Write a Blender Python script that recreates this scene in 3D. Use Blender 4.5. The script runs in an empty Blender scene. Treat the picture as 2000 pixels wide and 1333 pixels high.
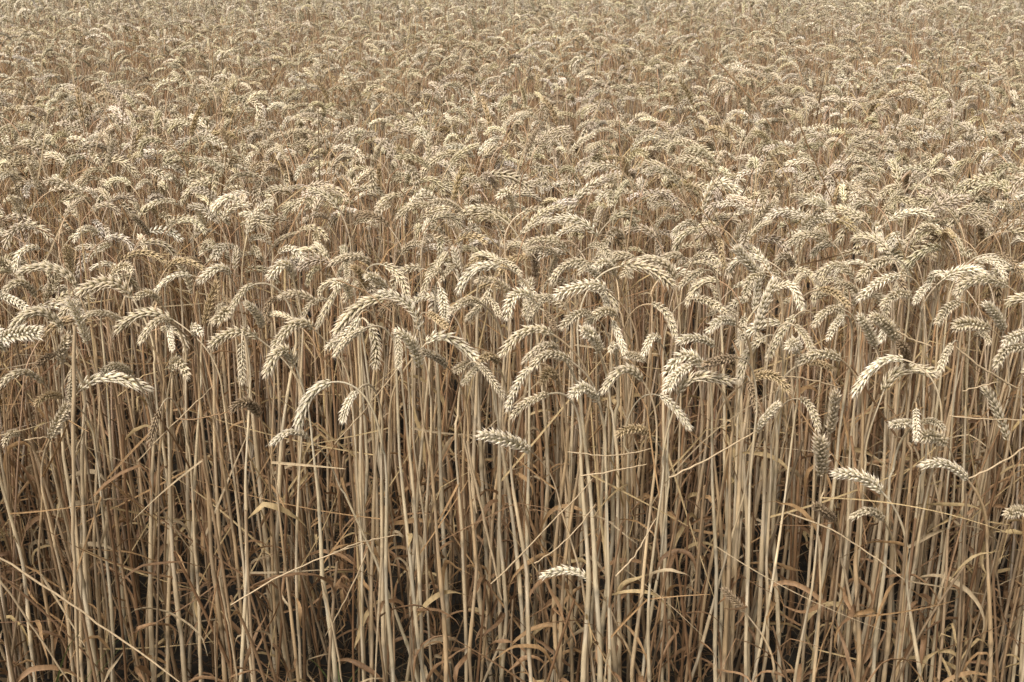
import bpy, math, random
import numpy as np
from mathutils import Vector

R = math.radians
SC = bpy.context.scene
COL = SC.collection
rng = np.random.default_rng(11)

# ---------------------------------------------------------------- camera
CAM_Z = 1.30
PITCH = R(20.3)
FPX = 2300.0                      # focal length in pixels of the 2000 px wide photograph
cam = bpy.data.cameras.new('camera'); cam.sensor_width = 36.0; cam.lens = 36.0 * FPX / 2000.0
cam.clip_start = 0.02; cam.clip_end = 2000.0
cam_o = bpy.data.objects.new('camera', cam); COL.objects.link(cam_o)
cam_o.location = (0, 0, CAM_Z); cam_o.rotation_euler = (R(90) - PITCH, 0, 0)
SC.camera = cam_o

# ---------------------------------------------------------------- world, sun, exposure
SUN_EL, SUN_AZ = R(50), R(-150)    # azimuth from +Y (behind the viewer, over the left shoulder)
w = bpy.data.worlds.new('World'); SC.world = w; w.use_nodes = True
nt = w.node_tree; nt.nodes.clear()
sky = nt.nodes.new('ShaderNodeTexSky'); sky.sky_type = 'NISHITA'; sky.sun_disc = False
sky.sun_elevation = SUN_EL; sky.sun_rotation = SUN_AZ
sky.air_density = 1.0; sky.dust_density = 4.0; sky.ozone_density = 1.0
hs = nt.nodes.new('ShaderNodeHueSaturation'); hs.inputs['Saturation'].default_value = 0.10   # overcast: a grey-white sky
bg = nt.nodes.new('ShaderNodeBackground'); bg.inputs['Strength'].default_value = 0.12
wo = nt.nodes.new('ShaderNodeOutputWorld')
nt.links.new(sky.outputs[0], hs.inputs['Color']); wb = nt.nodes.new('ShaderNodeVectorMath'); wb.operation = 'MULTIPLY'; wb.inputs[1].default_value = (1.04, .97, .90)   # cloud light, camera balanced warm
nt.links.new(hs.outputs[0], wb.inputs[0]); nt.links.new(wb.outputs[0], bg.inputs[0]); nt.links.new(bg.outputs[0], wo.inputs[0])
sl = bpy.data.lights.new('sun', 'SUN'); sl.energy = 2.6; sl.angle = R(20); sl.color = (1.0, 0.93, 0.85)
so = bpy.data.objects.new('sun', sl); COL.objects.link(so)
sd = Vector((math.sin(SUN_AZ) * math.cos(SUN_EL), math.cos(SUN_AZ) * math.cos(SUN_EL), math.sin(SUN_EL)))
so.rotation_euler = sd.to_track_quat('Z', 'Y').to_euler(); so.location = (0, 0, 5)
SC.view_settings.view_transform = 'Standard'; SC.view_settings.look = 'None'
SC.view_settings.gamma = 1.0; SC.view_settings.exposure = 0.42
try: SC.view_settings.use_curve_mapping = False
except Exception: pass
SC.cycles.max_bounces = 8; SC.cycles.diffuse_bounces = 6; SC.cycles.glossy_bounces = 2
SC.cycles.transmission_bounces = 3; SC.cycles.transparent_max_bounces = 4

# ---------------------------------------------------------------- materials
def straw_mat(name, rough, spec, nscale, amount, transl=0.0, streak=None):
    m = bpy.data.materials.new(name); m.use_nodes = True
    t = m.node_tree; N = t.nodes; L = t.links
    b = N['Principled BSDF']; b.inputs['Roughness'].default_value = rough
    b.inputs['Specular IOR Level'].default_value = spec
    a = N.new('ShaderNodeAttribute'); a.attribute_name = 'tone'
    g = N.new('ShaderNodeNewGeometry')
    mp = N.new('ShaderNodeMapping'); L.new(g.outputs['Position'], mp.inputs[0])
    if streak: mp.inputs['Scale'].default_value = streak
    nz = N.new('ShaderNodeTexNoise'); nz.inputs['Scale'].default_value = nscale; nz.inputs['Detail'].default_value = 3
    L.new(mp.outputs[0], nz.inputs['Vector'])
    mr = N.new('ShaderNodeMapRange'); mr.inputs['From Min'].default_value = .25; mr.inputs['From Max'].default_value = .75
    mr.inputs['To Min'].default_value = 1 - amount; mr.inputs['To Max'].default_value = 1 + amount * .6
    L.new(nz.outputs['Fac'], mr.inputs[0])
    mx = N.new('ShaderNodeVectorMath'); mx.operation = 'SCALE'
    L.new(a.outputs['Color'], mx.inputs[0]); L.new(mr.outputs[0], mx.inputs['Scale'])
    L.new(mx.outputs[0], b.inputs['Base Color'])
    if transl:
        tr = N.new('ShaderNodeBsdfTranslucent'); L.new(mx.outputs[0], tr.inputs[0])
        ms = N.new('ShaderNodeMixShader'); ms.inputs[0].default_value = transl
        L.new(b.outputs[0], ms.inputs[1]); L.new(tr.outputs[0], ms.inputs[2])
        L.new(ms.outputs[0], N['Material Output'].inputs[0])
    return m
M_EAR = straw_mat('dry_wheat_ear', .66, .25, 420, .2)
M_STEM = straw_mat('dry_wheat_stem', .5, .35, 60, .30, streak=(6, 6, .6))
M_LEAF = straw_mat('dry_wheat_leaf', .6, .30, 45, .35, .30, streak=(5, 5, 1))
MATS = [M_STEM, M_EAR, M_LEAF]

# ---------------------------------------------------------------- small geometry kit (all quads, numpy)
def norm(a): return a / np.maximum(np.linalg.norm(a, axis=-1, keepdims=True), 1e-9)

def frames(P, ref):
    T = np.gradient(P, axis=0); T = norm(T)
    S = np.empty_like(T); s = np.asarray(ref, float)
    for i in range(len(T)):
        s = s - T[i] * np.dot(s, T[i]); n = np.linalg.norm(s)
        if n < 1e-6: s = np.cross(T[i], (.3, .9, .1)); n = np.linalg.norm(s)
        s = s / n; S[i] = s
    return T, S, np.cross(T, S)

def grid_quads(n, k, closed=True):
    kk = k if closed else k - 1
    i = np.arange(n - 1)[:, None]; j = np.arange(kk)[None, :]; j2 = (j + 1) % k
    return np.stack([i * k + j, i * k + j2, (i + 1) * k + j2, (i + 1) * k + j], -1).reshape(-1, 4)

def tube(P, rad, col, k=6, ref=(0, 1, .01)):
    T, S, N = frames(P, ref)
    a = np.arange(k) * 2 * np.pi / k
    V = P[:, None] + rad[:, None, None] * (np.cos(a)[None, :, None] * S[:, None] + np.sin(a)[None, :, None] * N[:, None])
    C = np.repeat(col[:, None], k, 1)
    return V.reshape(-1, 3), grid_quads(len(P), k), C.reshape(-1, 3)

def ribbon(P, S, w, fold, col):
    """leaf blade: three points across, folded along the midrib"""
    T = norm(np.gradient(P, axis=0)); S = norm(S - T * (S * T).sum(-1, keepdims=True)); N = np.cross(T, S)
    L = P - S * w[:, None] + N * (w * fold)[:, None]; Rr = P + S * w[:, None] + N * (w * fold)[:, None]
    V = np.stack([L, P, Rr], 1)
    C = np.repeat(col[:, None], 3, 1)
    return V.reshape(-1, 3), grid_quads(len(P), 3, False), C.reshape(-1, 3)

PODS = {}
def pod(lod):
    if lod in PODS: return PODS[lod]
    if lod == 0:
        t = np.array([0, .12, .32, .56, .78, .94, 1.22]); r = np.array([.25, .80, 1.0, .80, .40, .13, .02]); k = 6
    elif lod == 1:
        t = np.array([0, .25, .62, 1.1]); r = np.array([.35, 1.0, .8, .03]); k = 4
    else:
        t = np.array([0, .4, 1.1]); r = np.array([.4, 1.05, .05]); k = 3
    a = np.arange(k) * 2 * np.pi / k + .3
    V = np.stack([np.repeat(t[:, None], k, 1), r[:, None] * np.cos(a), r[:, None] * np.sin(a) * .74], -1)
    # keeled back: bow outwards
    V[..., 2] += (np.sin(np.clip(t, 0, 1) * np.pi) * .25)[:, None]
    PODS[lod] = (V.reshape(-1, 3), grid_quads(len(t), k), np.repeat(t, k))
    return PODS[lod]

def build_ear(P, ref, L, base, lod, r, roll, splay=1.0, fat=1.0):
    """P: densely sampled ear axis from collar to tip"""
    nn = {0: 19, 1: 15, 2: 13, 3: 10}[lod]
    d = np.r_[0, np.cumsum(np.linalg.norm(np.diff(P, axis=0), axis=1))]
    T, S, N = frames(P, ref)
    u = (np.arange(nn) + .3) / nn * .93
    def samp(A): return np.stack([np.interp(u * d[-1], d, A[:, i]) for i in range(3)], -1)
    Pc, Tc, Sc, Nc = samp(P), norm(samp(T)), norm(samp(S)), norm(samp(N))
    ang = roll + r.normal(0, .12, nn) + u * r.normal(0, .5)
    Lx = Sc * np.cos(ang)[:, None] + Nc * np.sin(ang)[:, None]; Nx = np.cross(Tc, Lx)
    s = np.where(np.arange(nn) % 2 == 0, 1.0, -1.0)
    pl = (L / .092) * (20 / nn) ** .6 * fat * (1 if lod < 2 else .9)
    prof = np.interp(u, [0, .12, .5, .8, .93], [.66, .95, 1.05, .92, .72])
    if lod <= 1: kinds = [(0, .8, 1, 2.2, .22, .50, 1.0), (0, .8, -1, 2.2, .22, .50, 1.0), (2.0, 2.8, 1, 1.1, .52, .26, 1.02), (2.0, 2.8, -1, 1.1, .52, .26, 1.02), (3.6, 2.2, 0, 0, .36, 0, .86)]
    else: kinds = [(0, 1.2, 1, 1.7, .22, .42, 1.12), (0, 1.2, -1, 1.7, .22, .42, 1.12), (2.6, 2.4, 0, 0, .42, 0, 1.1)]
    if lod == 1: kinds = kinds[:4]
    if lod == 3: kinds = kinds[:3]
    pv, pq, pt = pod(0 if lod == 0 else (1 if lod == 1 else 2))
    Vs, Qs, Cs = [], [], []; off = 0
    for (ot, ol, sn, on, dl, dn, sz) in kinds:
        jit = r.normal(0, .09, (nn, 3))
        D = norm(Tc + (s * dl * splay * (1 if lod < 2 else .75))[:, None] * Lx * 1.15 + sn * dn * splay * Nx + jit)
        O = Pc + Tc * (ot * 1e-3 * pl) + (s * ol * 1e-3 * pl)[:, None] * Lx + sn * on * 1e-3 * pl * Nx
        out = norm((s * (ol + .6))[:, None] * Lx + sn * on * Nx)
        B2 = norm(out - D * (out * D).sum(-1, keepdims=True)); W2 = np.cross(B2, D)
        ln = 12.8e-3 * pl * prof * sz * r.uniform(.88, 1.12, nn); wd = 2.25e-3 * pl * prof * sz * r.uniform(.85, 1.12, nn); drop = r.random(nn) < .035; ln[drop] *= .3; wd[drop] *= .4
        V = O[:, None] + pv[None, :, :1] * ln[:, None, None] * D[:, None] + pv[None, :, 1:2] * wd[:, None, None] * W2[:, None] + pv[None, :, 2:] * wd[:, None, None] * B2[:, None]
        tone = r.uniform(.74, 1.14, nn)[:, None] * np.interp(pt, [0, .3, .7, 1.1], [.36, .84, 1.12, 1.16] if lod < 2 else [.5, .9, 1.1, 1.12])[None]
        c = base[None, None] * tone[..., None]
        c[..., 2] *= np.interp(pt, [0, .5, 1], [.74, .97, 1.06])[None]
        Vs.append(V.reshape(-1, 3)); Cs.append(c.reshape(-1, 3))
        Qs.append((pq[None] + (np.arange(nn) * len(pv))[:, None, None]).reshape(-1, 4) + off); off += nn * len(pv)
    # terminal spikelet
    nt_ = 5 if lod == 0 else 3
    Ti = Tc[-1]; O = Pc[-1] + Ti * 3e-3
    for i in range(nt_):
        a = i * 2 * np.pi / nt_; side = Lx[-1] * np.cos(a) + Nx[-1] * np.sin(a)
        D = norm(Ti + side * .28 * splay + r.normal(0, .05, 3)); B2 = norm(side - D * side.dot(D)); W2 = np.cross(B2, D)
        ln, wd = 11e-3 * pl * .85, 1.7e-3 * pl
        V = O + pv[:, :1] * ln * D + pv[:, 1:2] * wd * W2 + pv[:, 2:] * wd * B2
        Vs.append(V); Cs.append(base[None] * np.interp(pt, [0, .5, 1], [.8, 1.0, 1.05])[:, None]); Qs.append(pq + off); off += len(pv)
    if lod == 0:      # short awn points on the upper florets
        na = int(r.integers(6, 14)); k0 = off
        for i in range(na):
            j = int(r.integers(nn // 2, nn)); D = norm(Tc[j] + s[j] * .35 * splay * Lx[j] + Nx[j] * r.normal(0, .25))
            O = Pc[j] + D * 11e-3 * pl * prof[j]; ln = r.uniform(3e-3, 9e-3)
            PP = O + D * np.linspace(0, 1, 3)[:, None] * ln + Tc[j] * (np.linspace(0, 1, 3) ** 2)[:, None] * ln * .2
            v, q, c = tube(PP, np.array([.0004, .0003, .0001]), np.repeat(base[None] * 1.05, 3, 0), 3)
            Vs.append(v); Qs.append(q + off); Cs.append(c); off += len(v)
    # rachis
    k = max(4, nn // 3); ii = np.linspace(0, len(P) - 1, k).astype(int)
    v, q, c = tube(P[ii], np.full(k, 1.1e-3), np.repeat(base[None] * .8, k, 0), 4 if lod < 2 else 3, ref)
    Vs.append(v); Qs.append(q + off); Cs.append(c)
    return np.concatenate(Vs), np.concatenate(Qs), np.concatenate(Cs)

NODES = np.array([.09, .22, .38, .55])
def build_stem(P, rbase, rtop, col, lod, r, ref=(0, 1, .01)):
    k = {0: 7, 1: 5, 2: 4, 3: 3}[lod]
    d = np.r_[0, np.cumsum(np.linalg.norm(np.diff(P, axis=0), axis=1))]
    z = d
    rad = np.interp(z / d[-1], [0, .45, .62, .9, 1], [rbase, rbase * .95, rbase * .72, rtop, rtop * .9])
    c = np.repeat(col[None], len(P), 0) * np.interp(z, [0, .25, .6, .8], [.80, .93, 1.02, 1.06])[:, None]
    if lod == 0:
        nd = NODES * r.uniform(.85, 1.15)
        for n_ in nd:
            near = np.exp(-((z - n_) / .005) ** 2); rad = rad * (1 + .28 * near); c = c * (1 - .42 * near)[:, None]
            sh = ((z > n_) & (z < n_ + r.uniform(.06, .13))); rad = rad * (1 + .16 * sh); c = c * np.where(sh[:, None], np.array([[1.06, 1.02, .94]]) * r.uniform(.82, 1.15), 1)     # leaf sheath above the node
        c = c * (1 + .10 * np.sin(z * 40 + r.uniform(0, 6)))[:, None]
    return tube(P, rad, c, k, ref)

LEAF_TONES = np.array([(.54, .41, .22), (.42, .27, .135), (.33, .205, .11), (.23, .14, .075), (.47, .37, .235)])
def build_leaf(O, r, z, kind, lod):
    n = {0: 13, 1: 8, 2: 5, 3: 4}[lod]
    t = np.linspace(0, 1, n); az = r.uniform(0, 2 * np.pi); h = np.array([np.cos(az), np.sin(az), 0.])
    up = np.array([0, 0, 1.])
    low = z < .33
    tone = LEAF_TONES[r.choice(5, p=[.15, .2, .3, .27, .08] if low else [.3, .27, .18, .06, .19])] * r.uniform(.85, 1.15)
    if kind == 'curl':
        L = r.uniform(.06, .19); a0 = r.uniform(R(15), R(60)); tot = r.uniform(R(70), R(210))
        a = a0 + tot * t ** r.uniform(.9, 1.8)
        az2 = az + r.normal(0, 1.1) * t
        if lod < 2: a = a + np.cumsum(r.normal(0, .13, n)); az2 = az2 + np.cumsum(r.normal(0, .13, n))
        if r.random() < .35: a = a + np.where(t > r.uniform(.2, .7), r.uniform(.4, 1.3), 0)
        D = np.stack([np.sin(a) * np.cos(az2), np.sin(a) * np.sin(az2), np.cos(a)], -1)
        P = O + np.r_[np.zeros((1, 3)), np.cumsum(D[:-1] * L / (n - 1), 0)]
        tw = r.normal(0, 2.6) * t + r.normal(0, .6)
        side0 = np.stack([-np.sin(az2), np.cos(az2), 0 * t], -1)
        D_ = norm(np.gradient(P, axis=0)); S = side0 * np.cos(tw)[:, None] + np.cross(D_, side0) * np.sin(tw)[:, None]
        wmax = r.uniform(.0016, .0044)
        wd = wmax * np.interp(t, [0, .15, .5, 1], [.45, .9, 1, .08])
        c = tone[None] * np.interp(t, [0, .5, 1], [1.05, 1, .85])[:, None]
        return ribbon(P, S, wd, r.uniform(.2, .9), c)
    else:     # rolled, nearly straight dead leaf
        L = r.uniform(.10, .32); a0 = r.choice([r.uniform(R(12), R(50)), r.uniform(R(110), R(165)), r.uniform(R(50), R(100))], p=[.5, .25, .25])
        a = a0 + r.normal(0, .25) * t
        if r.random() < .3: a = a + np.where(t > r.uniform(.3, .7), r.uniform(.5, 1.9), 0)    # snapped and folded over
        D = np.stack([np.sin(a) * np.cos(az), np.sin(a) * np.sin(az), np.cos(a)], -1)
        P = O + np.r_[np.zeros((1, 3)), np.cumsum(D[:-1] * L / (n - 1), 0)]
        S = np.repeat(np.cross(h, up)[None], n, 0)
        wd = r.uniform(.0009, .0022) * np.interp(t, [0, .3, 1], [1, 1, .25])
        return ribbon(P, S, wd, r.uniform(.8, 1.6), tone[None] * np.ones((n, 1)))

def leaves_for(P, r, lod, nc, nr):
    out = []
    for i in range(nc + nr):
        kind = 'curl' if i < nc else 'roll'
        z = (r.choice([.06, .12, .2, .3, .42], p=[.2, .25, .25, .2, .1]) if kind == 'curl' else r.choice([.2, .33, .45, .56], p=[.15, .3, .3, .25])) + r.normal(0, .03)
        z = max(.02, min(z, P[:, 2].max() - .08))
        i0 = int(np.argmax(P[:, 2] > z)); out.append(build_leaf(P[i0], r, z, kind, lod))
    return out

TONES = {'p': np.array([.80, .715, .56]), 'n': np.array([.65, .56, .41]), 'g': np.array([.60, .51, .375]),
         'b': np.array([.54, .42, .26]), 'd': np.array([.37, .28, .185])}
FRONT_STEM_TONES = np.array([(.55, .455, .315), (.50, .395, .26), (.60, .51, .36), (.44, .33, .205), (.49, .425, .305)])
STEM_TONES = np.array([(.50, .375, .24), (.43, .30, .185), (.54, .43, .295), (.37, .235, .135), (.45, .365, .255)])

# ---------------------------------------------------------------- linking
def mesh_from(name, V, Q, C, mats, midx=None):
    me = bpy.data.meshes.new(name); nv, nq = len(V), len(Q)
    me.vertices.add(nv); me.vertices.foreach_set('co', V.astype(np.float32).ravel())
    me.loops.add(nq * 4); me.loops.foreach_set('vertex_index', Q.astype(np.int32).ravel())
    me.polygons.add(nq); me.polygons.foreach_set('loop_start', np.arange(nq, dtype=np.int32) * 4)
    me.polygons.foreach_set('use_smooth', np.ones(nq, bool))
    for m in mats: me.materials.append(m)
    if midx is not None: me.polygons.foreach_set('material_index', midx.astype(np.int32))
    at = me.attributes.new('tone', 'FLOAT_COLOR', 'POINT')
    at.data.foreach_set('color', np.c_[C, np.ones(nv)].astype(np.float32).ravel())
    me.update(calc_edges=True)
    return me
def link(name, me, parent=None):
    o = bpy.data.objects.new(name, me); COL.objects.link(o)
    if parent is not None: o.parent = parent
    return o
def empty(name, loc):
    o = bpy.data.objects.new(name, None); COL.objects.link(o); o.location = loc; o.empty_display_size = .05
    return o
def tag(o, label=None, cat=None, group=None, kind=None):
    if label: o['label'] = label
    if cat: o['category'] = cat
    if group: o['group'] = group
    if kind: o['kind'] = kind

# ---------------------------------------------------------------- photograph pixel <-> place
def at(x, y, Y):
    d = np.array([(x - 1000) / FPX, math.cos(PITCH) - (y - 666.5) / FPX * math.sin(PITCH) * 1.0, -math.sin(PITCH) - (y - 666.5) / FPX * math.cos(PITCH)])
    return np.array([0, 0, CAM_Z]) + d * (Y / d[1])
def project(P):
    q = np.asarray(P) - np.array([0, 0, CAM_Z])
    zf = q[..., 1] * math.cos(PITCH) - q[..., 2] * math.sin(PITCH); yu = q[..., 1] * math.sin(PITCH) + q[..., 2] * math.cos(PITCH)
    return 1000 + FPX * q[..., 0] / zf, 666.5 - FPX * yu / zf, zf

# ---------------------------------------------------------------- ground
def build_ground():
    n = 121
    g = np.sign(np.linspace(-1, 1, n)) * np.abs(np.linspace(-1, 1, n)) ** 3.2 * 900
    X, Y = np.meshgrid(g, g + 3.0); Z = np.where(np.hypot(X, Y) < 20, .012 * np.sin(X * 7.3) * np.sin(Y * 5.1) + .008 * np.sin(X * 17 + Y * 13), 0)
    V = np.stack([X, Y, Z], -1).reshape(-1, 3)
    m = bpy.data.materials.new('dark_soil'); m.use_nodes = True; t = m.node_tree; N = t.nodes; L = t.links
    b = N['Principled BSDF']; b.inputs['Roughness'].default_value = .95
    g_ = N.new('ShaderNodeNewGeometry'); nz = N.new('ShaderNodeTexNoise'); nz.inputs['Scale'].default_value = 22; nz.inputs['Detail'].default_value = 8
    L.new(g_.outputs['Position'], nz.inputs['Vector'])
    cr = N.new('ShaderNodeValToRGB'); cr.color_ramp.elements[0].position = .35; cr.color_ramp.elements[1].position = .7
    cr.color_ramp.elements[0].color = (.008, .0065, .004, 1); cr.color_ramp.elements[1].color = (.022, .018, .011, 1)
    L.new(nz.outputs['Fac'], cr.inputs[0]); L.new(cr.outputs[0], b.inputs['Base Color'])
    bp = N.new('ShaderNodeBump'); bp.inputs['Strength'].default_value = .8; bp.inputs['Distance'].default_value = .02
    L.new(nz.outputs['Fac'], bp.inputs['Height']); L.new(bp.outputs[0], b.inputs['Normal'])
    me = mesh_from('ground', V, grid_quads(n, n, False), np.ones((n * n, 3)) * .04, [m])
    o = link('ground', me); tag(o, kind='structure', label='dark bare soil between the wheat stems')
build_ground()

# ---------------------------------------------------------------- wheat stalk with an ear at a given place
def hermite(A, ta, B, tb, n):
    t = np.linspace(0, 1, n)[:, None]
    return (2*t**3 - 3*t**2 + 1) * A + (t**3 - 2*t**2 + t) * ta + (-2*t**3 + 3*t**2) * B + (t**3 - t**2) * tb

def bez2(A, Cc, B, n):
    t = np.linspace(0, 1, n)[:, None]
    return (1 - t)**2 * A + 2 * t * (1 - t) * Cc + t**2 * B

COLW = {'p': 'cream', 'n': 'tan', 'g': 'greyish', 'b': 'golden', 'd': 'brown'}
XZ = ['at the left edge', 'just in from the left edge', 'one eighth in from the left', 'one fifth in from the left', 'one quarter in from the left',
      'one third in from the left', 'left of the middle', 'at the middle', 'right of the middle', 'one third in from the right',
      'one quarter in from the right', 'one fifth in from the right', 'one eighth in from the right', 'just in from the right edge', 'at the right edge']
YZ = [(.30, 'under a third down'), (.345, 'one third down'), (.385, 'three eighths down'), (.425, 'two fifths down'), (.47, 'just above half height'), (.52, 'at half height'),
      (.575, 'just below half height'), (.64, 'three fifths down'), (.71, 'two thirds down'), (.80, 'three quarters down'), (9, 'near the bottom')]
to_label = []
def label_key(E, tone):
    x, y, z = project(E); x0, y0, x1, y1 = x[0], y[0], x[-1], y[-1]; apex = y.min(); side = 'left' if x1 < x0 else 'right'
    if y1 < y0 - 25 and apex > y1 - 12: shape = 'upright' if abs(x1 - x0) < 30 else 'leaning up ' + side
    elif abs(x1 - x0) < 22: shape = 'hanging straight' if y1 > y0 + 40 else 'curled forward'
    elif min(y0, y1) - apex > 12: shape = 'arching ' + side
    elif y1 > y0 + 30: shape = 'drooping ' + side
    else: shape = 'pointing ' + side
    fx = min(max(x.mean() / 2000, 0), .999); fy = y.mean() / 1333
    return f"{COLW[tone]} wheat ear {shape}, {XZ[int(fx * 15)]}, {next(n for b, n in YZ if fy < b)}", x.mean(), y.mean()
def finish_labels():
    by = {}
    for root, E, tone in to_label:
        k, x, y = label_key(E, tone); by.setdefault(k, []).append((x, y, root))
    for k, g in by.items():
        if len(g) == 1: g[0][2]['label'] = k; continue
        xs = sorted(q[0] for q in g); ys = sorted(q[1] for q in g); byx = (xs[-1] - xs[0]) > (ys[-1] - ys[0]); g.sort(key=lambda q: q[0] if byx else q[1])
        words = {2: ('left', 'right') if byx else ('upper', 'lower'), 3: ('leftmost', 'middle', 'rightmost') if byx else ('topmost', 'middle', 'lowest')}.get(len(g))
        if words is None: words = ['leftmost', 'second', 'third', 'fourth', 'fifth', 'sixth'][:len(g) - 1] + ['rightmost'] if byx else ['topmost', 'second', 'third', 'fourth', 'fifth', 'sixth'][:len(g) - 1] + ['lowest']
        for wd, q in zip(words, g): q[2]['label'] = wd + ' ' + k

n_ind = 0
def make_stalk(F, S, E, tone, r, lod, group, label=None, nc=None, nr=None, thick=1.0, roll=None, ref=(0, 1, .02), as_arrays=False, fat=None):
    """F foot, S last straight point of the culm, E sampled ear axis"""
    t0 = norm(E[1] - E[0]); Sd = norm(S - F)
    hgt = np.linalg.norm(S - F)
    ns = {0: 64, 1: 9, 2: 4, 3: 3}[lod]
    t = np.linspace(0, 1, ns)
    bow = r.normal(0, .010, 2); side = np.stack([bow[0] * np.sin(np.pi * t), bow[1] * np.sin(np.pi * t), 0 * t], -1)
    if lod == 0:     # slight kinks at the joints
        for nd in NODES[1:]:
            k = np.clip(1 - np.abs(t * hgt - nd) / .14, 0, 1); side[:, :2] += k[:, None] * r.normal(0, .0035, 2)
    A = F + (S - F) * t[:, None] + side
    nl = np.linalg.norm(E[0] - S)
    Bn = hermite(S, Sd * nl * 1.15, E[0], t0 * nl * 1.15, {0: 16, 1: 8, 2: 5, 3: 4}[lod])[1:]
    P = np.concatenate([A, Bn])
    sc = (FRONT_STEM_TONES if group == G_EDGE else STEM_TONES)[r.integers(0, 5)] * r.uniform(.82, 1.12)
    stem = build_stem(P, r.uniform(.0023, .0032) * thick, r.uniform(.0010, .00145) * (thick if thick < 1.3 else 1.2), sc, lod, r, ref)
    L = np.linalg.norm(np.diff(E, axis=0), axis=1).sum()
    ear = build_ear(E, ref, L, TONES[tone] * r.uniform(.9, 1.1), lod, r, r.uniform(0, np.pi) if roll is None else roll, r.uniform(.55, 1.35), r.uniform(.78, 1.02) if fat is None else fat * r.uniform(.86, 1.06))
    if nc is None: nc = int(r.choice([0, 1, 2, 3], p=[.1, .25, .35, .3]))
    if nr is None: nr = int(r.choice([0, 1, 2, 3], p=[.25, .4, .25, .1]))
    lv = leaves_for(P, r, lod, nc, nr)
    if as_arrays: return stem, ear, lv
    root = empty('wheat_stalk', tuple(F)); tag(root, None, 'wheat stalk', group); to_label.append((root, E, tone))
    for nm, parts, m in (('stem', [stem], M_STEM), ('ear', [ear], M_EAR), ('leaf', lv, M_LEAF)):
        for (v, q, c) in parts: link(nm, mesh_from(nm, v - F, q, c, [m]), root)
    return root

def canopy_Y(y, h=.765):
    a = PITCH + math.atan((y - 666.5) / FPX); return (CAM_Z - h) / math.tan(a)

G_EDGE = 'wheat stalks along the near edge of the field'
G_BACK = 'wheat stalks behind the first rows'
OX = {7: (600, 0), 8: (0, 250), 9: (1300, 250), 1: (0, 500), 2: (650, 500), 3: (1300, 500), 5: (650, 866), 6: (1300, 866)}
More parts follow.
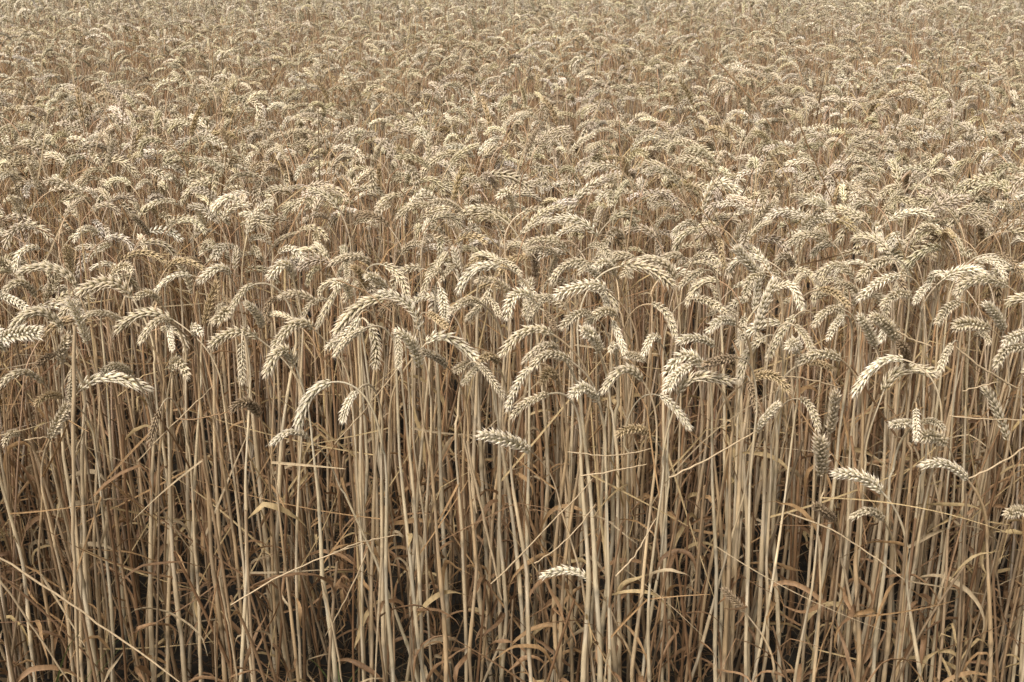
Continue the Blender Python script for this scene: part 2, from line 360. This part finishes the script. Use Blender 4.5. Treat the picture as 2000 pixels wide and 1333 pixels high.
# region | base | middle | tip (in thirds of a crop) | tone | optional foot offset in metres
H = '''
1 440 760 600 680 840 755 p
1 740 670 650 615 560 665 n
1 960 645 995 590 1050 690 n
1 1440 460 1310 425 1165 515 n
1 1350 470 1350 590 1350 720 n
1 1850 705 1730 780 1660 970 p
1 1720 1015 1620 985 1515 1055 p .13
1 1450 900 1380 820 1290 860 d
1 1750 410 1640 385 1520 530 n
1 1650 620 1570 530 1480 680 n
1 970 360 800 320 640 430 n
1 950 370 870 370 780 490 n
1 940 380 950 450 965 530 p
1 350 400 200 310 60 420 n
1 0 465 100 435 230 430 p
1 0 225 80 250 180 320 p
1 430 190 310 70 100 90 n
1 490 490 450 370 380 230 p
1 345 600 350 530 385 450 g
1 310 550 250 575 200 620 d
1 405 630 400 720 385 810 n
1 240 710 120 650 0 730 n
1 350 790 270 780 195 830 b
1 280 1020 330 920 385 830 g
1 110 1000 60 995 20 1060 n
1 1070 110 960 120 860 210 p
1 1285 110 1220 70 1110 150 p
1 1140 390 1170 270 1215 140 b
1 1420 160 1340 220 1265 360 n
1 1460 400 1430 320 1370 265 p
1 1640 130 1590 50 1500 130 p
1 740 240 610 150 430 220 g
1 690 370 580 320 470 340 n
1 1910 150 1840 260 1765 410 n
1 2000 340 1930 440 1820 510 p
1 2000 745 1940 830 1910 930 p
1 900 270 830 210 750 250 n
1 900 840 860 950 835 1060 d
1 1090 450 1085 400 1130 440 p
1 200 230 120 150 20 210 n
1 1210 330 1260 310 1190 380 n
1 620 120 690 60 740 100 n
2 480 620 450 500 355 420 p
2 485 420 420 270 250 200 p
2 300 200 240 130 185 115 p
2 290 240 140 290 10 450 n
2 200 380 240 490 230 630 n
2 190 400 90 460 10 560 n
2 360 440 370 540 365 630 n
2 280 50 370 110 415 240 n
2 620 110 560 90 500 220 n
2 930 60 790 80 700 210 p
2 920 20 990 50 1050 110 n
2 600 180 620 280 625 370 p
2 820 260 740 250 660 320 n
2 880 180 830 270 740 360 n
2 870 240 905 280 930 340 n
2 1120 240 1020 220 970 360 p
2 1220 220 1150 270 1090 360 n
2 1530 190 1420 165 1235 225 p
2 1180 310 1220 360 1240 410 d
2 1230 440 1080 420 930 570 n
2 1110 620 1040 700 970 870 p
2 1330 590 1200 550 1110 640 n
2 1260 530 1180 500 1060 600 g
2 520 490 650 460 830 610 p
2 820 610 880 680 955 790 g
2 830 600 790 640 725 720 n
2 800 600 740 610 675 650 g
2 920 600 880 560 820 590 b
2 640 620 570 560 495 540 g
2 1480 820 1410 740 1330 790 p
2 1730 700 1620 635 1505 770 n
2 1490 540 1450 450 1390 420 p
2 1825 480 1780 460 1735 560 p
2 1580 545 1570 500 1550 530 p
2 1560 360 1600 460 1640 570 p
2 1580 340 1510 310 1410 390 n
2 1440 330 1360 330 1280 410 n
2 1780 270 1860 320 1915 460 n
2 1600 60 1760 70 1900 180 g
2 1910 150 1850 40 1700 20 n
2 1420 30 1290 60 1220 160 n
2 1580 110 1530 40 1460 70 p
2 1105 1090 990 1030 815 995 p .07
2 1210 770 1080 820 1000 900 n
2 1245 690 1205 650 1165 720 b
2 1770 1000 1690 965 1585 995 b
2 1640 555 1690 560 1735 580 n
2 1820 780 1900 840 1995 970 p
2 80 20 80 70 80 130 n
2 105 240 60 150 5 180 p
2 530 320 580 350 640 400 b
2 160 200 170 120 110 60 b
3 230 640 100 560 0 700 p
3 150 610 70 660 0 760 p
3 70 780 170 680 385 710 g
3 540 460 450 560 415 700 n
3 505 985 560 900 640 820 p -.10
3 470 700 490 780 520 890 d
3 480 690 600 670 690 770 b
3 275 505 180 460 70 480 p
3 390 380 310 360 240 430 p
3 440 340 430 400 425 470 n
3 400 570 310 580 220 610 d
3 500 430 550 280 610 130 p
3 600 200 700 170 760 310 p
3 730 330 640 440 565 590 n
3 720 390 780 450 820 545 n
3 730 550 725 490 680 510 p -.05
3 980 580 870 545 735 595 n .05
3 780 600 860 600 935 640 b
3 1330 580 1180 610 1045 790 p
3 1215 760 1320 640 1515 665 n
3 1175 510 1130 410 1085 330 p
3 1300 480 1230 380 1155 340 n
3 1345 600 1340 530 1300 490 d
3 1600 490 1560 560 1530 650 n
3 990 300 900 310 830 400 n
3 990 340 945 390 905 470 p
3 860 190 950 210 1025 290 b
3 1050 130 960 50 830 120 n
3 1310 110 1190 150 1075 255 p
3 1260 20 1150 60 1080 140 n
3 1480 160 1430 200 1390 270 p
3 1370 230 1290 215 1210 290 n
3 1910 170 1750 130 1610 220 n
3 1885 420 1850 340 1780 260 p
3 1640 260 1570 300 1520 380 n
3 1910 1030 1850 860 1775 725 n
3 2050 420 1980 440 1890 480 p
3 2010 510 1900 530 1850 630 n
3 750 800 810 850 855 980 n
3 920 990 935 880 955 750 g
3 870 1230 870 1120 860 1010 g
3 1400 850 1400 930 1400 1030 p
3 1390 930 1330 935 1265 945 p
3 1430 930 1500 925 1555 970 n
3 1560 1045 1500 1010 1420 1010 n
3 1685 1250 1570 1165 1425 1175 p .05
3 1210 1320 1090 1235 935 1220 p .10
3 1810 410 1700 380 1610 400 n
3 1840 -10 1930 30 2000 140 d
3 560 110 480 130 450 240 n
3 220 80 150 110 75 180 n
3 160 240 250 260 345 330 n
3 0 300 30 360 55 460 n
6 1215 430 1140 380 1035 420 n
6 940 430 890 385 835 345 d
6 440 940 380 870 320 810 d
6 2010 370 1960 380 1905 390 n
5 1445 775 1320 710 1160 750 p .12
7 1450 1210 1530 1080 1660 990 p
7 960 1010 1110 980 1260 1070 g
7 790 1210 710 1120 635 1060 p
7 1040 1190 920 1170 820 1260 n
7 1190 1310 1290 1240 1390 1240 p
7 800 870 720 890 635 980 n
7 1150 1180 1120 1080 1065 1110 p
7 700 1150 590 1150 500 1220 n
7 1470 850 1530 790 1610 750 p
7 400 1100 398 1010 402 920 b
7 1180 680 1220 640 1130 660 p
7 1250 650 1180 650 1100 700 p
7 1600 400 1560 400 1510 430 p
7 1700 820 1640 800 1560 850 n
8 1380 600 1430 480 1520 410 p
8 1345 420 1250 400 1160 520 p
8 1190 300 1090 320 1010 430 n
8 1140 560 1120 500 1090 430 p
8 120 490 90 430 55 375 p
8 330 190 200 90 95 120 n
8 830 600 790 540 730 490 g
8 540 580 470 560 415 640 p
8 580 230 660 180 775 280 n
8 80 300 50 260 0 290 p
8 850 330 810 300 765 340 p
8 1390 240 1290 210 1200 230 p
8 560 50 510 60 450 90 p
9 1165 640 1185 550 1200 690 p
9 875 650 800 575 720 640 p
9 1150 530 1060 500 960 650 n
9 940 310 1050 340 1130 400 g
9 1660 340 1580 390 1500 470 p
9 1790 460 1660 460 1570 600 n
9 1510 590 1430 560 1330 670 n
9 1910 500 1900 440 1835 430 p
9 215 470 290 310 430 380 p
9 490 560 550 470 630 410 n
9 550 840 470 760 390 660 p
9 1640 290 1600 240 1570 270 p
9 1190 290 1120 270 1040 300 p
9 1330 400 1280 330 1180 400 n
9 50 200 100 180 170 190 p
9 770 310 780 270 740 290 p
'''
heroes = []
hr = np.random.default_rng(5)
for ln in H.strip().splitlines():
    f = ln.split(); k = int(f[0]); v = [float(q) for q in f[1:7]]; ox, oy = OX[k]
    sc = 700 / 2000.
    px = [(ox + v[i] * sc, oy + v[i + 1] * sc) for i in (0, 2, 4)]
    heroes.append((px, f[7], float(f[8]) if len(f) > 8 else None))
hero_xy = []
for (pb, pm, ptp), tone, off in heroes:
    top = min(pb[1], pm[1], ptp[1])
    Y = canopy_Y(min(top, 690), .765 if top > 480 else .75) + abs(hr.normal(0, .05)) - .02
    if top > 660: Y = 1.44 + hr.uniform(0, .16)
    if top > 760: Y = 1.44 + hr.uniform(0, .08)
    B, M_, T_ = at(*pb, Y), at(*pm, Y), at(*ptp, Y)
    Lp = np.linalg.norm(M_ - B) + np.linalg.norm(T_ - M_); Lw = hr.uniform(.082, .098)
    if top > 1000: Lw = Lp
    dy = 0.0
    if Lp < Lw: dy = min(math.sqrt(Lw**2 - Lp**2) * .8, .06)
    M_, T_ = at(*pm, Y - dy * .5), at(*ptp, Y - dy)
    E = bez2(B, 2 * M_ - (B + T_) / 2, T_, 26)
    t0 = norm(E[1] - E[0]); hz = T_ - B; hz[2] = 0; hz = norm(hz)
    drop = .11 if t0[2] > -.2 else .09
    S = B - hz * (.035 if t0[2] < .8 else .01) - np.array([t0[0], t0[1], 0]) * .03 - np.array([0, 0, drop])
    fx = (off if off is not None else hr.normal(0, .024) + .03 * B[0]); fy = hr.normal(0, .02)
    F = np.array([S[0] + fx, max(S[1] + fy, 1.40), 0.]); 
    top_lbl = None
    make_stalk(F, S, E, tone, hr, 0, G_EDGE, roll=hr.normal(0.9, .5) if hr.random() < .75 else hr.uniform(0, 3.1), ref=(0, 1, .02),
               thick=hr.uniform(.8, 1.35))
    hero_xy.append((F[0], F[1]))

# ---------------------------------------------------------------- the rest of the field
def plant_shape(r, upright=None):
    """local stalk rooted at the origin; bends over toward +X"""
    h = r.normal(.72, .036); th = r.choice([r.uniform(R(135), R(205)), r.uniform(R(90), R(135)), r.uniform(R(5), R(50))], p=[.64, .28, .08])
    Le = r.uniform(.064, .090); nk = r.uniform(.05, .09)
    lean = abs(r.normal(0, .035))
    S = np.array([lean * h, r.normal(0, .01), h - .085 - (.03 if th < R(60) else 0)])
    n = 26; s = np.linspace(0, 1, n)
    a_end = th * r.uniform(.26, .44); a = a_end + (th - a_end) * s ** 1.1
    # neck: simple arc
    an = np.linspace(lean, a_end, 12); st = nk / 11
    Bp = S + np.array([np.sin(an).sum() * st, 0, np.cos(an).sum() * st])
    E = Bp + np.r_[np.zeros((1, 3)), np.cumsum(np.stack([np.sin(a), 0 * a, np.cos(a)], -1)[:-1] * Le / (n - 1), 0)]
    E[:, 1] += r.normal(0, .012) * s ** 2
    return S, E
def rot(P, a): c, s_ = math.cos(a), math.sin(a); return P @ np.array([[c, s_, 0], [-s_, c, 0], [0, 0, 1.]])

def noise2(x, y): return (np.sin(x * 2.1 + 1.3 * np.sin(y * 1.7)) + np.sin(y * 2.9 + 2 * np.sin(x * 1.3)) + .7 * np.sin(x * 5.3 + y * 4.1) + .7 * np.sin(x * 7.1 - y * 6.3 + 2)) / 3.4

cand = []
y = 1.42
while y < 12.5:
    dens = 405 if y < 2.5 else 370 if y < 3.4 else 310 if y < 5 else 260
    st = 1 / math.sqrt(dens); hw = (y * math.cos(PITCH) + .9 * math.sin(PITCH)) * 1000 / FPX + .55 + .10 * y
    xs = np.arange(-hw, hw, st)
    for x in xs: cand.append((x + rng.uniform(-.5, .5) * st * 1.1, y + rng.uniform(-.5, .5) * st * 1.1))
    y += st
cand = np.array(cand)
near, far = [], []
HX = np.array(hero_xy)
for (x, y) in cand:
    if y < 1.40: continue
    dx = math.hypot(x, y)
    nz_ = noise2(x, y); dh = .042 * nz_ - .02
    if rng.random() < .12 - .3 * nz_: continue
    px, py, zf = project(np.array([x, y, .74 + dh]))
    if dx < 3.2 and -60 < px < 2060:
        if py > 560: 
            continue
        if py > 470 and rng.random() < (py - 470) / 110.: continue
        near.append((dx, x, y, dh))
    else:
        if py > 590 and rng.random() < .35: continue
        far.append((x, y, dh, dx))
near.sort()
n_more = 300 - len(heroes)
ir = np.random.default_rng(77)
cnt = 0
for i, (d, x, y, dh) in enumerate(near):
    if cnt < n_more:
        S, E = plant_shape(ir); az = ir.choice([0, math.pi], p=[.4, .6]) + ir.normal(0, .85)
        k = 1 + (dh + ir.normal(0, .02)) / .74
        S, E = rot(S, az) , rot(E, az)
        S = S * np.array([1, 1, k]); E = E + np.array([0, 0, (k - 1) * .72])
        F = np.array([x, y, 0.])
        px, py, _ = project(F + E[13])
        if not (-10 < px < 2010): far.append((x, y, dh, d)); continue
        make_stalk(F, F + S, F + E, ir.choice(['n', 'p', 'g', 'b', 'd'], p=[.52, .25, .14, .06, .03]), ir, 0, G_BACK, ref=(0, 1, .02))
        cnt += 1
    else: far.append((x, y, dh, d))

# ---- all the rest as one object, from real merged geometry
def flat_template(r, lod):
    S, E = plant_shape(r)
    tone = r.choice(['n', 'p', 'g', 'b', 'd'], p=[.56, .25, .13, .04, .02])
    stem, ear, lv = make_stalk(np.zeros(3), S, E, tone, r, lod, None, as_arrays=True, nc=(2 if lod < 2 else 0), nr=(2 if lod < 2 else 1 if lod < 3 else 0), fat={1: .92, 2: .92, 3: .9}[lod])
    Vs, Qs, Cs, Ms = [], [], [], []; off = 0
    for (v, q, c), m in [(stem, 0), (ear, 1)] + [(l, 2) for l in lv]:
        Vs.append(v); Qs.append(q + off); Cs.append(c); Ms.append(np.full(len(q), m)); off += len(v)
    return np.concatenate(Vs).astype(np.float32), np.concatenate(Qs), np.concatenate(Cs).astype(np.float32), np.concatenate(Ms)

far = np.array(far)
def field(name, label, sel, lod, nt_, seed):
    r = np.random.default_rng(seed); T = [flat_template(r, lod) for _ in range(nt_)]
    pick = r.integers(0, nt_, len(sel)); Vs, Qs, Cs, Ms = [], [], [], []; off = 0
    for k, (v, q, c, m) in enumerate(T):
        S = sel[pick == k]; n = len(S)
        if not n: continue
        a = r.choice([0, np.pi], n, p=[.42, .58]) + r.normal(0, 1.1, n); sxy = r.uniform(.94, 1.08, n); ca, sa = np.cos(a) * sxy, np.sin(a) * sxy
        kz = 1 + (S[:, 2] + r.normal(0, .024, n)) / .74; lx, ly = r.normal(0, .07, (2, n))
        X = v[None, :, 0] * ca[:, None] - v[None, :, 1] * sa[:, None] + v[None, :, 2] * lx[:, None] + S[:, 0][:, None]
        Y = v[None, :, 0] * sa[:, None] + v[None, :, 1] * ca[:, None] + v[None, :, 2] * ly[:, None] + S[:, 1][:, None]
        Z = v[None, :, 2] * kz[:, None]
        Vs.append(np.stack([X, Y, Z], -1).reshape(-1, 3).astype(np.float32))
        tint = (r.normal(1, .09, n)[:, None] * np.stack([np.ones(n), r.normal(1, .015, n), r.normal(1, .05, n)], -1)).astype(np.float32)
        Cs.append((c[None] * tint[:, None]).reshape(-1, 3))
        Qs.append((q[None] + (np.arange(n) * len(v))[:, None, None]).reshape(-1, 4) + off); off += n * len(v)
        Ms.append(np.tile(m, n))
    return np.concatenate(Vs), np.concatenate(Qs), np.concatenate(Cs), np.concatenate(Ms)
d = far[:, 3]; tot = []
for sel, lod, nt_, seed in ((far[d < 4.0], 1, 60, 1), (far[(d >= 4.0) & (d < 6.5)], 2, 40, 2), (far[d >= 6.5], 3, 24, 3)):
    tot.append(field('', '', sel, lod, nt_, seed))
offs = np.cumsum([0] + [len(t[0]) for t in tot])
o = link('wheat_field', mesh_from('wheat_field', np.concatenate([t[0] for t in tot]), np.concatenate([t[1] + offs[i] for i, t in enumerate(tot)]),
         np.concatenate([t[2] for t in tot]), MATS, np.concatenate([t[3] for t in tot])))
tag(o, 'dense ripe wheat with nodding ears filling the field to the top of the view', 'wheat field', kind='stuff')
print('candidates', len(cand), 'near', len(near), 'far', len(far), 'heroes', len(heroes), 'ind', cnt, 'quads', sum(len(t[1]) for t in tot))
finish_labels()

# ---------------------------------------------------------------- loose broken straws (x0,y0,x1,y1 in the photograph, distance, radius mm, tone)
STRAWS = [
 (1300, 937, 1470, 845, 1.40, 1.6, 'pale snapped straw slanting up to the right, right of centre below the ears'),
 (1105, 884, 1268, 879, 1.46, 1.2, 'thin snapped straw lying almost level right of the centre'),
 (1137, 927, 1270, 904, 1.43, 1.3, 'short pale straw nearly level, just below the level straw right of centre'),
 (1888, 937, 2030, 852, 1.40, 1.6, 'pale straw slanting up to the right at the right edge'),
 (1850, 815, 2010, 821, 1.44, 1.2, 'level pale straw at the right edge beside the big upright ear'),
 (1867, 678, 1992, 760, 1.42, 1.8, 'thick broken straw slanting down to the right at the right edge'),
 (1895, 756, 1965, 738, 1.43, 1.1, 'short thin straw under the thick slanting straw at the right edge'),
 (1527, 738, 1636, 761, 1.43, 1.3, 'thin straw slanting gently down to the right in the right half'),
 (1748, 650, 1818, 680, 1.46, 1.5, 'short pale straw under the ears near the right side'),
 (343, 818, 455, 801, 1.45, 1.2, 'thin level straw beside the dark brown drooping ear on the left'),
 (56, 856, 125, 866, 1.46, 1.1, 'short level straw at the far left below the ears'),
 (-10, 1085, 352, 1335, 1.38, 2.0, 'long pale straw running down to the right across the lower left corner'),
 (-10, 1130, 130, 1335, 1.38, 2.0, 'straw slanting steeply down to the right in the lower left corner'),
 (452, 1180, 712, 1062, 1.40, 1.3, 'long thin straw rising to the right, lower left of centre'),
 (634, 1135, 674, 1335, 1.38, 2.0, 'pale split straw standing at the bottom left of centre'),
 (427, 1125, 464, 1330, 1.39, 2.1, 'yellow split straw leaning at the lower left'),
 (951, 1146, 1150, 940, 1.41, 1.4, 'straw crossing up to the right below the centre'),
 (1045, 1100, 1165, 985, 1.45, 1.2, 'shorter straw parallel to the crossing straw below the centre'),
 (720, 1080, 640, 1240, 1.42, 1.5, 'straw slanting down to the left below the centre left'),
 (650, 1080, 776, 1045, 1.42, 1.3, 'short straw bent out sideways near the centre bottom'),
 (1203, 1125, 1280, 1013, 1.40, 1.5, 'bright snapped straw pointing up right of the low white ear'),
 (1538, 999, 1770, 1132, 1.41, 1.5, 'long straw slanting down to the right in the lower right'),
 (137, 640, 146, 1340, 1.39, 3.2, 'thick pale straw standing bare near the left edge'),
 (910, 853, 934, 1000, 1.39, 1.9, 'pale split straw top standing left of the centre'),
 (915, 860, 984, 1170, 1.41, 2.3, 'pale straw leaning right under the split straw top'),
 (1068, 750, 1072, 838, 1.42, 1.4, 'bright splinter of straw hanging under the big centre ear'),
 (165, 825, 143, 890, 1.40, 1.6, 'short pale splinter hanging from the thick bare straw at left'),
 (870, 665, 960, 700, 1.52, 1.1, 'thin reddish straw behind the ears left of the centre'),
 (270, 900, 420, 750, 1.50, 1.3, 'straw leaning up to the right on the left side'),
 (650, 870, 790, 700, 1.50, 1.3, 'thin straw leaning up to the right left of the centre'),
 (660, 545, 770, 610, 1.62, 1.2, 'dark thin straw lying over the ears left of centre'),
 (1400, 110, 1545, 290, 2.4, 1.7, 'brown weed stalk leaning over the wheat, upper right'),
 (1560, 240, 1660, 470, 2.1, 1.6, 'brown thin stalk leaning over the ears, right of centre'),
 (744, 28, 742, 60, 6.0, 6.0, 'dark thin stalk sticking up out of the wheat far off'),
]
sr = np.random.default_rng(9)
for (x0, y0, x1, y1, Y, rad, lab) in STRAWS:
    A, B = at(x0, y0, Y), at(x1, y1, Y + sr.uniform(-.02, .05)); n = 14; t = np.linspace(0, 1, n)[:, None]
    P = A + (B - A) * t + np.array([0, 0, 1]) * np.sin(np.pi * t) * sr.normal(0, .004) + np.array([0, 1, 0]) * np.sin(np.pi * t) * sr.normal(0, .004)
    c = (np.array([.30, .19, .10]) if 'brown' in lab or 'dark' in lab or 'reddish' in lab else np.array([.47, .36, .225])) * sr.uniform(.92, 1.08)
    L = np.linalg.norm(B - A)
    rr = rad * .82e-3 * np.interp(np.linspace(0, 1, n), [0, .1, .9, 1], [.8, 1, .8, .45])
    root = tube(P + (np.abs(np.linspace(-1, 1, n)) ** .8 * sr.normal(0, .004))[:, None] * np.array([1, 0, .6]) + sr.normal(0, .0006, (n, 3)), rr, np.repeat(c[None], n, 0) * (1 - .35 * np.exp(-((np.linspace(0, 1, n) - .5) / .03) ** 2))[:, None], 6, (.1, .9, .2))
    o = link('broken_straw', mesh_from('broken_straw', *root, [M_STEM])); tag(o, lab, 'straw', 'loose broken straws among the stalks')

# ---------------------------------------------------------------- litter and weeds on the soil
Vs, Qs, Cs = [], [], []; off = 0
lr = np.random.default_rng(21)
for i in range(9000):
    y = 1.4 + 1.9 * lr.random() ** 1.3; x = lr.uniform(-1, 1) * (y * .5 + .3); O = np.array([x, y, lr.uniform(0, .07) * lr.random()])
    v, q, c = build_leaf(O, lr, .1, 'curl' if lr.random() < .6 else 'roll', 1)
    v = O + (v - O) * np.array([.6, .6, .4])
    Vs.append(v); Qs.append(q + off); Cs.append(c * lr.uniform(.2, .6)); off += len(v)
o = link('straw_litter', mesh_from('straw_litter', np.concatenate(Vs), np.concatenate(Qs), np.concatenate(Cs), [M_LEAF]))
tag(o, 'brown dead leaf scraps and straw bits lying on the dark soil', 'straw litter', kind='stuff')

Vs, Qs, Cs = [], [], []; off = 0
for i in range(620):      # bare dead shoots and leaves crowded between the culms
    y = 1.47 + 1.4 * lr.random() ** 1.2; x = lr.uniform(-1, 1) * (y * .5 + .2); h = lr.uniform(.22, .62); n = 8; t = np.linspace(0, 1, n)
    P = np.stack([x + lr.normal(0, .04) * t + lr.normal(0, .01) * np.sin(t * 3), y + lr.normal(0, .05) * t, h * t], -1)
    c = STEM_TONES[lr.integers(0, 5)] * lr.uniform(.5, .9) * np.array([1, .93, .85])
    v, q, c = tube(P, lr.uniform(.0017, .0029) * np.interp(t, [0, 1], [1, .75]), np.repeat(c[None], n, 0), 6)
    Vs.append(v); Qs.append(q + off); Cs.append(c); off += len(v)
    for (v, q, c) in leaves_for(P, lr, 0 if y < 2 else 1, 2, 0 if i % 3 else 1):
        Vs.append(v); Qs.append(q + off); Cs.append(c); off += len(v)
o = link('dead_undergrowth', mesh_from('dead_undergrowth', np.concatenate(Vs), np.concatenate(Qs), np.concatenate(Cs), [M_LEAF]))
tag(o, 'tangle of brown dead leaves and short bare shoots between the wheat stems', 'undergrowth', kind='stuff')
def blades(name, lab, x, y, n, hgt, r):
    Vs, Qs, Cs = [], [], []; root = empty(name, (x, y, 0)); tag(root, lab, 'grass tuft')
    for i in range(n):
        t = np.linspace(0, 1, 10); az = r.uniform(0, 6.28); a = r.uniform(.05, .35) + r.uniform(.4, 1.4) * t ** 2
        D = np.stack([np.sin(a) * np.cos(az), np.sin(a) * np.sin(az), np.cos(a)], -1); P = np.r_[np.zeros((1, 3)), np.cumsum(D[:-1] * hgt * r.uniform(.6, 1) / 9, 0)]
        v, q, c = ribbon(P, np.repeat(np.array([[-math.sin(az), math.cos(az), 0]]), 10, 0), .0028 * np.interp(t, [0, .4, 1], [.7, 1, .05]), .4, np.repeat(np.array([[.12, .15, .05]]), 10, 0))
        link('blade', mesh_from('blade', v, q, c, [M_LEAF]), root)
gr = np.random.default_rng(3)
blades('grass_tuft', 'green grass blades curling up at the bottom edge left of centre', -.29, 1.66, 5, .13, gr)
blades('grass_tuft', 'tall green grass blades at the far left edge among the stems', at(-6, 900, 1.48)[0], 1.48, 3, .5, gr)
